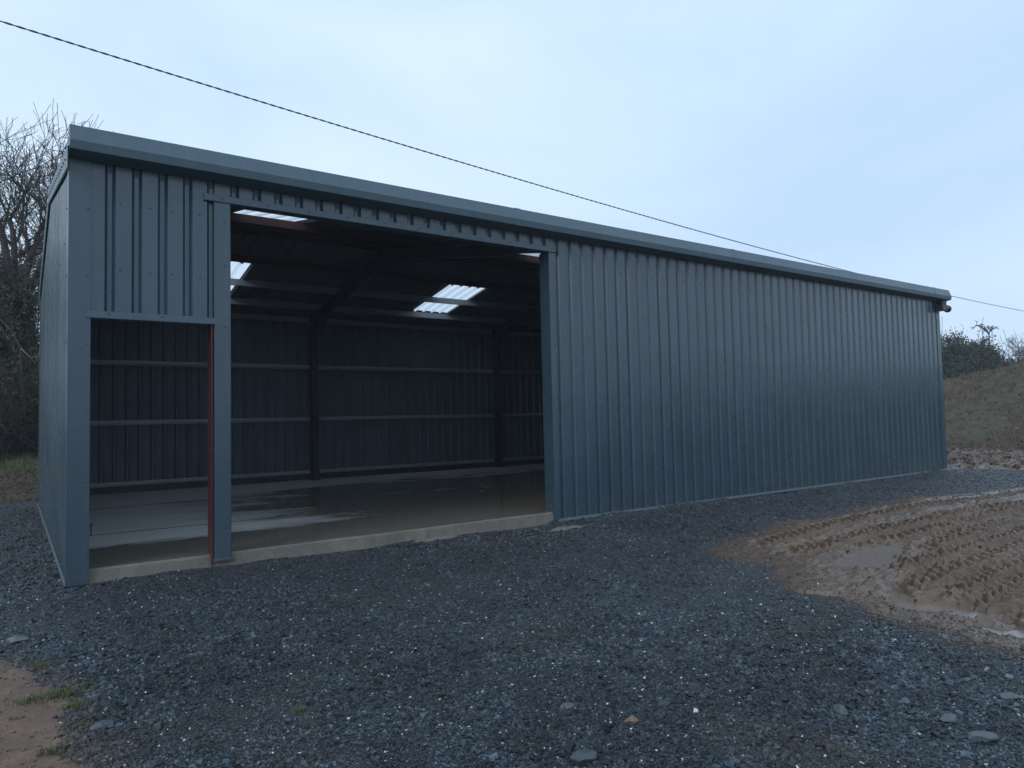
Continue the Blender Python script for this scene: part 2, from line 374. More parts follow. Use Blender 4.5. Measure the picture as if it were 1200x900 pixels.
def grav_h(x, y):
    h = .018+fbm(x, y, .4, 3)*.022+fbm(x, y, 3, 3)*.008+fbm(x, y, 14, 2)*.006
    h = h + .045*np.exp(-((y+.02)/.13)**2)*np.clip(fbm(x, y*0, 1.4, 4)*1.4+.35, 0, 1)*((x > 6.1) & (x < 19.3))
    h = h + .03*np.exp(-((y+.03)/.15)**2)*np.clip(fbm(x+40, y*0, 1.1, 4)*1.5+.3, 0, 1)*((x > .2) & (x <= 6.1))
    h = h - .05*np.clip(soilmask(x, y)/.15, 0, 1) - .25*np.clip((mudmask(x, y)-.35)/.3, 0, 1)
    return h
notin = lambda x, y: ~((x > .08) & (x < L_-.08) & (y > .12) & (y < D_-.1)) & (mudmask(x, y) < .8)
V, F = join_grids([grid(-4, 12.5, -9, .3, .045, grav_h, notin), grid(12.5, 24.5, -9, .3, .1, grav_h, notin),
                   grid(-4, .2, .3, 12, .08, grav_h, notin), grid(-14, -4, -14, 14, .3, grav_h), grid(-4, 24.4, -14, -9, .25, grav_h, notin),
                   grid(18.9, 24.5, .3, 12, .2, grav_h, notin), grid(24.5, 44, -9, -1, .2, grav_h, notin), grid(.2, 18.9, 9.2, 12.2, .2, grav_h)])
link('gravel_yard', np_mesh('gravel_yard', V, F, 'gravel', True), kind='structure')
def soil_h(x, y): return .022+fbm(x, y, 1.1, 4)*.02+fbm(x, y, 9, 3)*.014+fbm(x, y, 30, 2)*.006-.06*np.clip(-soilmask(x, y)/.15, 0, 1)
V, F = grid(-9, .4, -9, -1.4, .035, soil_h, lambda x, y: soilmask(x, y) > -.25)
link('bare_soil_patch', np_mesh('bare_soil_patch', V, F, 'soil', True), kind='structure')
# field to the horizon
V, F = grid(-900, 900, -900, 900, 60, lambda x, y: x*0-.10)
link('ground', np_mesh('ground', V, F, 'field'), kind='structure')

# bank behind the shed with the hedge, and the soil mound on the right
def bank_h(x, y):
    e = 10.9+fbm(x, y*0, .35, 3)*.5
    t = np.clip((y-e)/5, -.3, 1); return np.where(t < 0, t*.6, .95*t*(2-t))+fbm(x, y, 1.2, 5)*.10*np.clip(t*4, 0, 1)-.02 - 1.2*np.clip((y-34)/14, 0, 1)
V, F = join_grids([grid(-8, 3, 10, 20, .07, bank_h), grid(-60, -8, 10, 50, .8, bank_h), grid(3, 20, 10, 50, .6, bank_h), grid(-8, 3, 20, 50, .5, bank_h)])
link('grass_bank', np_mesh('grass_bank', V, F, 'bank', True), kind='structure')
def mound_h(x, y):
    s = (x-27.2)*.93+(y-0)*.30+fbm(x, y, .12, 3)*2.2      # distance up the slope
    t = np.clip(s/12, -.1, 1); top = 3.3-.2*np.clip(y-6.2, -3.5, 3)+fbm(x, y, .15, 2)*.35
    h = np.where(t < 0, t*2, top*(t*t*(3-2*t)))
    return h+(fbm(x, y, .7, 5)*.30+fbm(x, y, 3.2, 3)*.18)*np.clip(t*5, 0, 1)-.06
V, F = join_grids([grid(24, 46, -22, 16, .16, mound_h), grid(46, 120, -60, 60, 1.5, mound_h), grid(20, 46, 16, 60, .6, mound_h), grid(24, 46, -60, -22, .8, mound_h)])
link('soil_mound', np_mesh('soil_mound', V, F, 'bank', True), kind='structure')

# ------------------------------------------------------------------ loose stones (stuff)
CUBE = np.array([(-1, -1, -1), (1, -1, -1), (1, 1, -1), (-1, 1, -1), (-1, -1, 1), (1, -1, 1), (1, 1, 1), (-1, 1, 1)], float)
CF = np.array([(0, 3, 2, 1), (4, 5, 6, 7), (0, 1, 5, 4), (1, 2, 6, 5), (2, 3, 7, 6), (3, 0, 4, 7)])
def stones(P, size, tint, flat=.5, lift=.25):
    n = len(P); J = CUBE[None]*(1+(rng.random((n, 8, 3))-.5)*.9)
    J[:, 4:, :2] *= (.45+.5*rng.random((n, 1, 1)))
    J *= np.stack([size*.5*(.8+.5*rng.random(n)), size*.5*(.55+.4*rng.random(n)), size*.5*flat*(.5+.8*rng.random(n))], -1)[:, None]
    a = rng.random(n)*6.283; t = (rng.random(n)-.5)*.9; ca, sa, ct, st = np.cos(a), np.sin(a), np.cos(t), np.sin(t)
    x, y, z = J[..., 0], J[..., 1], J[..., 2]
    x, z = x*ct[:, None]-z*st[:, None], x*st[:, None]+z*ct[:, None]
    x, y = x*ca[:, None]-y*sa[:, None], x*sa[:, None]+y*ca[:, None]
    V = np.stack([x, y, z], -1)+P[:, None]; V[..., 2] += (size*flat*lift)[:, None]
    F = CF[None]+(np.arange(n)*8)[:, None, None]
    return V.reshape(-1, 3), F.reshape(-1, 4), np.repeat(tint, 8, 0)
def scatter(n, power, dmin, dmax, umin=-60, umax=1260):
    # candidate spots spread over the yard, thinning out with distance from the gate end
    d = dmin*(dmax/dmin)**(rng.random(n)**power); a = YAW+np.arctan((umin+(umax-umin)*rng.random(n)-600)/FPX)
    return CX+d*np.sin(a), CY+d*np.cos(a)
def place(n, power, dmin, dmax, smin, smax, white=.0, sexp=2.0, inmud=.004, patch=False):
    x, y = scatter(n, power, dmin, dmax)
    if patch:
        k = rng.random(n) < np.clip(.6+1.8*fbm(x, y, .7, 3)+.5*np.exp(-((x-3.2)/1.3)**2-((y+6.4)/1.1)**2)+.35*np.exp(-((x+.1)/.5)**2), .06, 1); x, y = x[k], y[k]; n = len(x)
    mm = mudmask(x, y); sm = soilmask(x, y)
    keep = ~((x > -.02) & (x < L_+.02) & (y > -.02) & (y < D_+.05)) & (y < 10.8) & (mm < .45*rng.random(n)**2.6) & (sm < .02+.2*rng.random(n)**3)
    keep |= (rng.random(n) < inmud) & (mm > 0) & (y < 0)
    x, y = x[keep], y[keep]; n = len(x)
    s = smin+(smax-smin)*rng.random(n)**sexp
    z = grav_h(x, y); z = np.where(mudmask(x, y) > .03, mud_h(x, y), z)
    g = rng.random(n)**1.6
    g = g**1.5; c = np.stack([.0065+.066*g, .0108+.094*g, .015+.120*g], 1)
    pt = np.clip(1+.7*fbm(x, y, .9, 4)+.7*fbm(x, y, 5, 2), .6, 1.5)[:, None]; c = c*pt
    ed = np.clip(1-np.abs(mudmask(x, y)-.05)/.38, 0, 1)*.75+np.clip(1-np.abs(soilmask(x, y))/.25, 0, 1)*.6+np.clip(fbm(x+31, y+7, 1.1, 3)*2.0-.4, 0, .18)
    ed = np.clip(ed*(.3+.9*rng.random(n)), 0, .85)[:, None]; c = c*(1-ed)+np.array([[.105, .08, .058]])*ed
    br = rng.random(n) < .015; c[br] = np.stack([.075+.05*g[br], .062+.04*g[br], .05+.035*g[br]], 1)
    chalk = np.exp(-((x-5.9)/1.3)**2-((y+.45)/.35)**2)+.5*np.exp(-((x+.9)/.5)**2-((y+.7)/.8)**2)
    w = rng.random(n) < white+.25*chalk*(s < .02); k = .16+.55*rng.random(w.sum())**1.5; c[w] = np.stack([k, k, k*.98], 1); s[w] = .005+.011*rng.random(w.sum())**2
    return stones(np.stack([x, y, z], 1), s, c)
parts = [place(210000, 1.0, 2.9, 10.5, .005, .018, .019), place(42000, 1.0, 2.9, 14, .013, .036, .004, 2.0, patch=True), place(1500, .9, 2.9, 14, .026, .055, 0, 2.4, patch=True), place(60000, .7, 8.5, 26, .014, .04, .012, 1.7)]
Vs = np.concatenate([p[0] for p in parts]); b = np.cumsum([0]+[len(p[0]) for p in parts[:-1]])
Fs = np.concatenate([p[1]+o for p, o in zip(parts, b)]); Ts = np.concatenate([p[2] for p in parts])
link('loose_gravel', np_mesh('loose_gravel', Vs, Fs, 'stone', False, Ts), kind='stuff', label='loose dark slate chippings with white flecks covering the yard', cat='gravel')

def clods(name, x, y, z, smin, smax, c0, c1, label, cat):
    n = len(x); sz = smin+(smax-smin)*rng.random(n)**2.2; g = rng.random((n, 1)); V, F, T = stones(np.stack([x, y, z], 1), sz, np.array([c0])*(1-g)+np.array([c1])*g, .65, .1)
    link(name, np_mesh(name, V, F, 'stone', False, T), kind='stuff', label=label, cat=cat)
x = rng.uniform(26.5, 43, 12000); y = rng.uniform(-8, 14, 12000); clods('mound_clods', x, y, mound_h(x, y)-.02, .03, .15, (.03, .026, .017), (.09, .075, .05), 'lumps of dug earth on the soil mound', 'earth clods')
x = rng.uniform(4.6, 16, 5200); y = rng.uniform(-8.2, -2, 5200); k = (mudmask(x, y) > .12) & (rng.random(5200) < .35+1.5*fbm(x, y, 1.2, 3)); x, y = x[k], y[k]; clods('mud_clods', x, y, mud_h(x, y), .010, .042, (.05, .030, .016), (.13, .082, .045), 'torn crumbs of mud between the wheel tracks', 'mud crumbs')
x = rng.uniform(19.6, 27, 5000); y = rng.uniform(-4, 9, 5000); k = mudmask(x, y) > .1; x, y = x[k], y[k]; clods('mud_lumps', x, y, mud_h(x, y), .03, .14, (.04, .026, .016), (.12, .08, .05), 'churned lumps of mud between the gravel strip and the soil mound', 'mud lumps')
x = rng.uniform(-3, .3, 9000); y = rng.uniform(-7, -1.8, 9000); k = soilmask(x, y) > -.02; x, y = x[k], y[k]; clods('soil_crumbs', x, y, soil_h(x, y), .004, .022, (.06, .04, .028), (.17, .12, .09), 'crumbs and grit on the bare soil patch', 'soil crumbs')
def rock(u, v, size, col, label, flat=.5, rz=0., seed=0):
    r = np.random.default_rng(seed); p = ground_at(u, v, .03); mb = []
    import bmesh
    bm = bmesh.new(); bmesh.ops.create_icosphere(bm, subdivisions=3, radius=1)
    for q in bm.verts:
        # cleaved faces: clamp against a few random planes
        co = np.array(q.co)
        for k in range(9):
            rr = np.random.default_rng(seed*31+k); nrm = rr.normal(size=3); nrm /= np.linalg.norm(nrm); d = .55+.3*rr.random()
            e = co@nrm
            if e > d: co = co-nrm*(e-d)
        co = co*np.array([1.2, .8, flat])*size*.62; c, s = math.cos(rz), math.sin(rz)
        q.co = (co[0]*c-co[1]*s, co[0]*s+co[1]*c, co[2])
    me = bpy.data.meshes.new('stone'); bm.to_mesh(me); bm.free(); me.materials.append(MAT['stone'])
    a = me.attributes.new('tint', 'FLOAT_COLOR', 'POINT'); a.data.foreach_set('color', list((*col, 1))*len(me.vertices))
    o = link('stone', me, label=label, cat='stone', group='larger stones lying in the gravel'); o.location = (p[0], p[1], float(grav_h(np.array([p[0]]), np.array([p[1]]))[0])+size*flat*.25)
rock(740, 843, .068, (.16, .11, .075), 'tan brown lump of stone, the only one of that colour in the gravel', .5, .3, 1)
rock(684, 887, .11, (.055, .067, .078), 'blue grey angular slate block at the bottom edge, right of the middle', .45, .2, 2)
rock(664, 826, .07, (.08, .092, .10), 'thin pale grey slate flake a little left of the tan stone', .25, .1, 3)
rock(1152, 863, .10, (.075, .088, .098), 'dark edged slate block alone near the bottom right corner', .5, -.5, 4)
rock(1187, 816, .09, (.085, .095, .10), 'flat grey slate near the right edge below the muddy water', .3, -.9, 5)
rock(815, 832, .036, (.5, .5, .49), 'white stone chip lying right of the tan stone', .6, .4, 6)
rock(985, 832, .07, (.065, .075, .085), 'grey slate stone standing up midway between the white chip and the dark edged block', .7, .9, 7)
rock(1112, 841, .08, (.07, .08, .09), 'grey slate lump in the gravel up and left of the dark edged block', .5, -.2, 8)
rock(20, 750, .10, (.12, .13, .14), 'grey slate lump at the top of the bare soil patch on the left', .5, -.2, 9)
rock(120, 848, .09, (.07, .085, .10), 'dark slate lump beside the grass tuft at bottom left', .4, .6, 10)

# ------------------------------------------------------------------ the shed
shed = empty('metal_shed', (L_/2, D_/2, 0), label='long slate grey corrugated steel shed with a wide open doorway on the gravel yard', cat='shed')
Z0, EAVE, RIDGE = .05, 4.40, 5.265
SL = (RIDGE-EAVE)/(D_/2)
def roofz(y): return RIDGE-SL*abs(y-D_/2)
RP, RF = .25, .36     # rib pitch, first groove centre
DEP = .040
def profile(a, b, phase=RF, narrow_out=False):
    """points (s, depth) of box profile sheet between a and b: wide flats outermost, narrow grooves"""
    pts = [(a, 0)]
    k = math.ceil((a-phase)/RP-.2)
    while True:
        c = phase+k*RP
        if c > b+.06: break
        for ds, dd in ((-.050, 0), (-.021, 1), (.021, 1), (.050, 0)):
            s = c+ds
            if a+.002 < s < b-.002: pts.append((s, dd*DEP))
        k += 1
    pts.append((b, 0))
    # pressed sheets never lie dead flat: a millimetre or so of play from rib to rib
    return [(s, d+.0016*math.sin(s*57.3+2.1*math.sin(s*13.7))*(0 < i < len(pts)-1)) for i, (s, d) in enumerate(pts)]
TH = .004
def sheet(mb, prof, frame, z0, z1):
    """frame(s, depth, z). outer skin material 0, inner skin material 1. z0/z1 numbers or functions of s"""
    f0 = z0 if callable(z0) else (lambda s: z0); f1 = z1 if callable(z1) else (lambda s: z1)
    n = len(prof); vs = []
    for off in (0, TH):
        for fz in (f0, f1): vs += [frame(s, d+off, fz(s)) for s, d in prof]
    A, B, C, D = 0, n, 2*n, 3*n
    mb.add(vs, [(A+i, A+i+1, B+i+1, B+i) for i in range(n-1)], 0)
    base = len(mb.v)-len(vs)
    mb.f += [[base+D+i, base+D+i+1, base+C+i+1, base+C+i] for i in range(n-1)]; mb.m += [1]*(n-1)
    mb.f += [[base+B+i, base+B+i+1, base+D+i+1, base+D+i] for i in range(n-1)]+[[base+C+i, base+C+i+1, base+A+i+1, base+A+i] for i in range(n-1)]; mb.m += [0]*(2*n-2)
def screws(mb, pts, nrm, mi=2, r=.0085):
    n = Vector(nrm)
    for p in pts: mb.tube([Vector(p), Vector(p)+n*.006, Vector(p)+n*.012], [r, r, r*.5], 6, mi)
XP0, XP1, XJ = 1.315, 1.56, 6.195     # post, jamb
HD, LOW = 4.12, 2.725
fr = lambda s, d, z: (s, d, z)
mb = MB()
sheet(mb, profile(.19, XP0+.075), fr, LOW, 4.37)
sheet(mb, profile(XP0+.075, XJ+.07), fr, HD, 4.37)
sheet(mb, profile(XJ+.07, L_-.16), fr, Z0, 4.37)
pts = [(RF+.125*(1 if k % 2 else .75)+k*RP, 0, z+random.uniform(-.01, .01)) for z in (3.25, 3.95) for k in range(0, 4)]
for k in range(23, 74, 2):
    for z in (.22, 1.0, 1.75, 2.5, 3.25, 3.95): pts.append((RF+.125+k*RP+random.uniform(-.02, .02), 0, z+random.uniform(-.012, .012)))
pts += [(RF+.125+k*RP, 0, 4.20+random.uniform(-.01, .01)) for k in range(4, 23)]
screws(mb, [(x, -.0005, z) for x, y, z in pts if abs(((x-RF)/RP+.5) % 1-.5)*RP > .055], (0, -1, 0))
front = mb.build('front_wall', ['clad', 'inner', 'bolt'], shed)
mb = MB(); sheet(mb, profile(.16, L_-.16), lambda s, d, z: (s, D_-d, z), .16, 4.37); mb.build('back_wall', ['clad', 'inner'], shed)
for side in (0, 1):
    mb = MB(); pr = profile(.16, D_-.16, .3); pr = sorted(set(pr+[(D_/2, 0)]))
    sheet(mb, pr, (lambda s, d, z: (d, s, z)) if side == 0 else (lambda s, d, z: (L_-d, s, z)), Z0, lambda s: roofz(s)-.03)
    xx = -.0005 if side == 0 else L_+.0005
    screws(mb, [(xx, .3+.125+k*RP, z+.02*math.sin(k*2.1)) for k in range(1, 35, 4) for z in (1.0, 2.5, 3.6)], (-1 if side == 0 else 1, 0, 0), 2, .008)
    mb.build('side_wall', ['clad', 'inner', 'bolt'], shed)

# corner flashings
def corner(cx, cy, sx, sy, w=.19, z1=4.37):
    t = .006; o = .010; mb = MB()
    poly = [(-o, -o), (w, -o), (w, .03), (w-t, .03), (w-t, -o+t), (-o+t, -o+t), (-o+t, w-t), (.03, w-t), (.03, w), (-o, w)]
    mb.extrude(poly, Z0-.02, z1, lambda z, a, b: (cx+sx*a, cy+sy*b, z))
    P = []
    for z in (.35, 1.05, 1.75, 2.45, 3.15, 3.85):
        P.append((cx+sx*(w-.03), cy-sy*o, z))
    screws(mb, P, (0, -sy, 0), 1)
    screws(mb, [(cx-sx*o, cy+sy*(w-.03), z+.02) for z in (.35, 1.05, 1.75, 2.45, 3.15, 3.85)], (-sx, 0, 0), 1)
    return mb.build('corner_flashing', ['flash', 'bolt'], shed, .003)
corner(0, 0, 1, 1); corner(L_, 0, -1, 1, .17); corner(0, D_, 1, -1); corner(L_, D_, -1, -1)
# return of the near corner flashing into the small opening + bolt
mb = MB(); mb.box((.184, -.004, .06), (.19, .16, LOW)); mb.build('opening_reveal', 'flash', shed)
mb = MB(); mb.tube([(.19, .03, .62), (.225, .03, .62)], .018, 10); mb.box((.20, .02, .5), (.215, .045, .64)); mb.build('door_bolt', 'black', shed)

# door head flashings
def head(x0, x1, z, h=.085):
    mb = MB(); poly = [(-.016, h), (-.020, .012), (-.030, 0), (.12, 0), (.12, .006), (-.018, .006), (-.012, .016), (-.010, h)]
    mb.extrude(poly, x0, x1, lambda x, a, b: (x, a, z+b))
    screws(mb, [(x0+.2+k*.5, -.018, z+.05) for k in range(int((x1-x0-.1)/.5))], (0, -1, 0), 1, .009)
    return mb.build('head_flashing', ['flash', 'bolt'], shed, .0015)
head(.15, 1.40, LOW, .075); head(XP0-.04, XJ+.14, HD, .085)
# drip flashing along the foot of the long wall
def drip(name, fn, a, b, w=.045):
    mb = MB(); mb.extrude([(-.012, .045), (-.014, .03), (-w, .012), (-w, .004), (-.01, .018), (-.004, .045)], a, b, fn); return mb.build(name, 'galv' if False else 'gutter', shed)
drip('drip_flashing', lambda x, a, b: (x, a, Z0+b-.02), XJ+.05, L_+.01)
drip('drip_flashing', lambda y, a, b: (a, y, Z0+b-.02), -.01, D_+.01, .022)
drip('drip_flashing', lambda y, a, b: (L_-a, y, Z0+b-.02), -.01, D_+.01, .022)
# door post between the small and the wide opening
post = MB()
post.extrude([(XP0+.065, .0), (XP0+.068, -.018), (XP1-.01, -.018), (XP1, -.012), (XP1, .17), (XP1-.006, .17), (XP1-.006, -.008), (XP0+.072, -.010), (XP0+.071, 0)], .10, HD+.02, lambda z, a, b: (a, b, z))
post.extrude([(XP0+.055, -.028), (XP1+.02, -.028), (XP1+.02, .02), (XP0+.055, .02)], .09, .12, lambda z, a, b: (a, b, z))
screws(post, [(XP1-.07, -.018, z) for z in (.45, 1.2, 1.95, 2.7, 3.4, 3.9)], (0, -1, 0), 1, .010)
po = post.build('door_post', ['flash', 'bolt'], shed, .003)
def ibeam(w, h, tf=.012, tw=.009):
    a, b = w/2, h/2; return [(-a, -b), (a, -b), (a, -b+tf), (tw/2, -b+tf), (tw/2, b-tf), (a, b-tf), (a, b), (-a, b), (-a, b-tf), (-tw/2, b-tf), (-tw/2, -b+tf), (-a, -b+tf)]
mb = MB(); mb.box((XP0+.035, .004, .03), (XP0+.06, .17, LOW+.02)); mb.box((XP0+.06, .03, .03), (XP1-.02, .15, LOW)); mb.box((XP0+.10, .05, LOW), (XP1-.02, .15, HD+.1)); mb.box((XP0+.04, -.05, .0), (XP1-.03, .2, .035))
mb.build('post_core', 'red', po, .003, label='red oxide steel core of the grey door post')
# jamb at the right of the wide opening
mb = MB()
mb.extrude([(XJ, .22), (XJ, -.014), (XJ+.10, -.014), (XJ+.10, -.008), (XJ+.006, -.008), (XJ+.006, .22)], .06, HD+.01, lambda z, a, b: (a, b, z))
screws(mb, [(XJ+.07, -.014, z) for z in (.45, 1.2, 1.95, 2.7, 3.4, 3.9)], (0, -1, 0), 1, .010)
mb.build('door_jamb', ['flash', 'bolt'], shed, .002)
mb = MB(); mb.beam(ibeam(.14, .2), (XJ+.12, .15, 0), (XJ+.12, .15, 4.3), (0, 1, 0)); mb.build('column', 'frame', shed)
mb = MB(); mb.beam(ibeam(.10, .12), (.2, .10, HD+.13), (XJ+.2, .10, HD+.13)); mb.build('lintel', 'frame', shed)
mb = MB(); mb.beam(ibeam(.08, .1), (.2, .10, LOW+.075), (XP0+.1, .10, LOW+.075)); mb.build('lintel', 'frame', shed)

# gutter along the eaves
mb = MB()
GP = [(-.02, 4.635), (-.185, 4.640), (-.250, 4.468), (-.232, 4.382), (-.008, 4.345), (-.008, 4.353), (-.226, 4.389), (-.243, 4.468), (-.180, 4.632), (-.02, 4.627)]
mb.extrude(GP, -.012, 19.20, lambda x, a, b: (x, a, b))
for xe in (-.012, 19.20): mb.extrude([(-.02, 4.635), (-.185, 4.640), (-.250, 4.468), (-.232, 4.382), (-.008, 4.345)], xe-.004, xe+.004, lambda x, a, b: (x, a, b))
for xj in (5.45, 10.4, 18.35): mb.extrude([(-.02, 4.640), (-.189, 4.645), (-.255, 4.468), (-.236, 4.377), (-.23, 4.382), (-.249, 4.468), (-.185, 4.639), (-.02, 4.634)], xj, xj+.10, lambda x, a, b: (x, a, b))
g = mb.build('gutter', 'gutter', shed, .003)
mb = MB(); gx = 18.93
mb.tube([(gx, -.12, 4.37), (gx, -.12, 4.28)], .075, 16); mb.tube([(gx, -.12, 4.30), (gx, -.12, 4.22)], .09, 16); mb.box((gx-.12, -.2, 4.10), (gx+.10, -.03, 4.25))
mb.tube([(gx+.02, -.12, 4.19), (gx+.2, -.12, 4.18), (gx+.32, -.12, 4.17)], .078, 18, cap=False); mb.tube([(gx+.27, -.12, 4.172), (gx+.33, -.12, 4.168)], .092, 18)
mb.build('gutter_outlet', 'black', g, .004)
# roof sheets with rooflights let in
RL = [(2.52, 3.55), (8.31, 9.345)]
NEARY, FARY = (.75, 3.80), (6.53, 8.50)
def slope(mb, x0, x1, y0, y1):
    ph = RF
    sheet(mb, profile(x0, x1, ph), lambda s, d, t: (s, y0+(y1-y0)*t, roofz(y0+(y1-y0)*t)+.03-d), 0, 1)
mb = MB(); ends = []
xs = [-.03]+[v for r in RL for v in r]+[L_+.03]
for (ya, yb, rl) in ((-.14, D_/2-.001, NEARY), (D_+.14, D_/2+.001, (FARY[1], FARY[0]))):
    for i in range(0, len(xs), 2): slope(mb, xs[i], xs[i+1], ya, yb)
    for (a, b) in RL:
        slope(mb, a, b, ya, rl[0]); slope(mb, a, b, rl[1], yb)
roof = mb.build('roof', ['clad', 'inner'], shed)
for (a, b) in RL:
    for (ya, yb) in (NEARY, FARY):
        mb = MB(); p = profile(a-.0, b+.0)
        vs = [(s, y, roofz(y)+.034-d) for y in (ya-.03, yb+.03) for s, d in p]; n = len(p)
        mb.add(vs, [(i, i+1, n+i+1, n+i) for i in range(n-1)]); mb.build('rooflight', 'light', roof)
mb = MB(); mb.extrude([(-.2, -.2*SL+.045), (0, .05), (.2, -.2*SL+.045), (.2, -.2*SL+.05), (0, .056), (-.2, -.2*SL+.05)], -.03, L_+.03, lambda x, a, b: (x, D_/2+a, RIDGE+b)); mb.build('ridge_capping', 'flash', roof)
for X, s in ((0, -1), (L_, 1)):
    mb = MB()
    for (ya, yb) in ((-.18, D_/2), (D_/2, D_+.18)):
        mb.extrude([(.02, -.17), (.032, -.16), (.032, .058), (-.16, .058), (-.16, .052), (.026, .052), (.026, -.155)], ya, yb, lambda y, a, b: (X+s*a, y, roofz(y)+b))
    screws(mb, [(X+s*.033, .1+k*.3, roofz(.1+k*.3)-.06) for k in range(31)], (s, 0, 0), 1, .012)
    mb.build('verge_flashing', ['gutter', 'bolt'], roof)

mb = MB(); mb.box((.03, D_-.03, 4.28), (L_-.03, D_-.012, 4.418)); mb.build('eaves_leak_filler', 'inner', shed)  # filler strip added to block sky light leaking in above the back wall
mb = MB(); mb.box((.03, .035, 4.28), (L_-.03, .05, 4.418)); mb.build('eaves_leak_filler', 'inner', shed)  # same added light-leak filler along the front eaves
# steel frame
FX = [.105, 5.724, 11.274, 16.6, L_-.105]
for i, X in enumerate(FX):
    mb = MB(); mb.beam(ibeam(.15, .2), (X, D_-.30, .17), (X, D_-.30, 4.34), (0, 1, 0)); mb.box((X-.12, D_-.44, .17), (X+.12, D_-.16, .19)); mb.build('column', 'frame', shed)
    if i != 1:
        mb = MB(); mb.beam(ibeam(.15, .2), (X, .30 if X > 1 else .34, .1), (X, .30 if X > 1 else .34, 4.25), (0, 1, 0)); mb.build('column', 'frame', shed)
    for sgn in (0, 1):
        yA = D_-.2 if sgn else .2; yB = D_/2; off = -.29
        p0 = (X, yA, roofz(yA)+off); p1 = (X, yB, RIDGE+off)
        mb = MB(); mb.beam(ibeam(.13, .2), p0, p1)
        if sgn or i != 1:
            y1 = yA+(-1.1 if sgn else 1.1); z1 = roofz(y1)+off-.1
            q = [(yA, roofz(yA)+off-.09), (y1, z1+.02), (y1, z1), (yA, z1-.60)]
            mb.extrude([(y, z) for y, z in q], X-.006, X+.006, lambda x, a, b: (x, a, b))
            mb.extrude([(y1, z1), (y1, z1-.012), (yA, z1-.612), (yA, z1-.60)], X-.065, X+.065, lambda x, a, b: (x, a, b))
        if sgn: # apex haunch
            mb.extrude([(D_/2-.7, roofz(D_/2-.7)+off-.1), (D_/2, RIDGE+off-.09), (D_/2+.7, roofz(D_/2+.7)+off-.1), (D_/2, RIDGE+off-.28)], X-.006, X+.006, lambda x, a, b: (x, a, b))
        mb.build('rafter', 'frame', shed)
def zsec(h=.15, w=.06, t=.004):
    return [(0, -h/2), (w, -h/2), (w, -h/2+t), (t, -h/2+t), (t, h/2), (-w+t, h/2), (-w+t, h/2-t), (0, h/2-t)]
for y, m in ((.85, 'galv'), (3.42, 'darkred'), (4.45, 'darkred'), (4.82, 'darkred'), (6.10, 'darkred'), (7.36, 'galv'), (8.52, 'galv')):
    mb = MB(); mb.beam(zsec(), (.1, y, roofz(y)-.088), (L_-.1, y, roofz(y)-.088), (0, 0, 1)); mb.build('purlin', m, shed)
for z in (.36, 1.69, 3.00, 4.2):
    mb = MB(); mb.beam(zsec(.12, .055), (.12, D_-.105, z), (L_-.12, D_-.105, z), (0, 1, 0)); mb.box((.12, D_-.17, z-.016), (L_-.12, D_-.166, z+.016)); mb.build('girt', 'galv', shed)
for z in (1.0, 1.75, 2.5, 3.25):
    mb = MB(); mb.beam(zsec(.12), (XJ+.2, .11, z), (L_-.12, .11, z), (0, 1, 0)); mb.build('girt', 'galv', shed)
    for X in (.11, L_-.11):
        mb = MB(); mb.beam(zsec(.12), (X, .2, z), (X, D_-.2, z), (1, 0, 0)); mb.build('girt', 'galv', shed)
# floor slab: top face with slightly uneven poured front edge
def slab():
    xs = np.linspace(.02, L_-.02, 300); ed = .035+fbm(xs, xs*0, 1.5, 4)*.03+fbm(xs, xs*0, 9, 3)*.012+.05*(xs > XJ+.08); zt = .172+fbm(xs, xs*0+5, .8, 3)*.006
    vs = []; fs = []
    n = len(xs)
    for x, e, z in zip(xs, ed, zt): vs += [(x, e-.03, -.02), (x, e-.012, .07), (x, e, z-.022), (x, e+.022, z), (x, D_-.06, z)]
    for i in range(n-1):
        for k in range(4): fs.append((i*5+k, (i+1)*5+k, (i+1)*5+k+1, i*5+k+1))
    mi = [0 if (j % 4) == 3 else 1 for j in range(len(fs))]
    me = np_mesh('floor_slab', vs, fs, ['floor', 'conc'], False, None, mi); return link('floor_slab', me, shed)
sl = slab()
mb = MB()   # saw cut joints
for y in (2.6, 6.1): mb.box((.2, y, .166), (L_-.3, y+.016, .1745))
for x in (5.7, 11.3): mb.box((x, .1, .166), (x+.012, D_-.3, .1748))
mb.build('floor_joint', 'frame', sl)
mb = MB(); mb.box((.1, D_-.09, .12), (L_-.1, D_-.05, .30)); mb.build('kerb', 'frame', shed)

# cement spilt at the foot of the slab
def spill(u, v, w, label):
    p = ground_at(u, v, .03); K = 40; vs = [(0, 0, .022)]; r = np.random.default_rng(int(u))
    for ring, (k, z) in enumerate(((.55, .016), (1, -.012))):
        for j in range(K):
            t = 2*math.pi*j/K; q = 1+.35*math.sin(3*t+u)+.2*math.sin(7*t+1)+.18*r.random(); vs.append((w*k*q*math.cos(t), w*.28*k*q*math.sin(t), z+.008*r.random()))
    fs = [(0, 1+j, 1+(j+1) % K) for j in range(K)]+[(1+j, 1+K+j, 1+K+(j+1) % K, 1+(j+1) % K) for j in range(K)]
    me = bpy.data.meshes.new('cement_spill'); me.from_pydata(vs, [], fs); me.materials.append(MAT['conc'])
    o = link('cement_spill', me, label=label, cat='spill'); o.location = (p[0], p[1], .03)
spill(505, 632, .30, 'ragged pale cement spill at the foot of the slab below the wide doorway')
spill(662, 619, .26, 'thin pale cement streak on the gravel in front of the right door jamb')

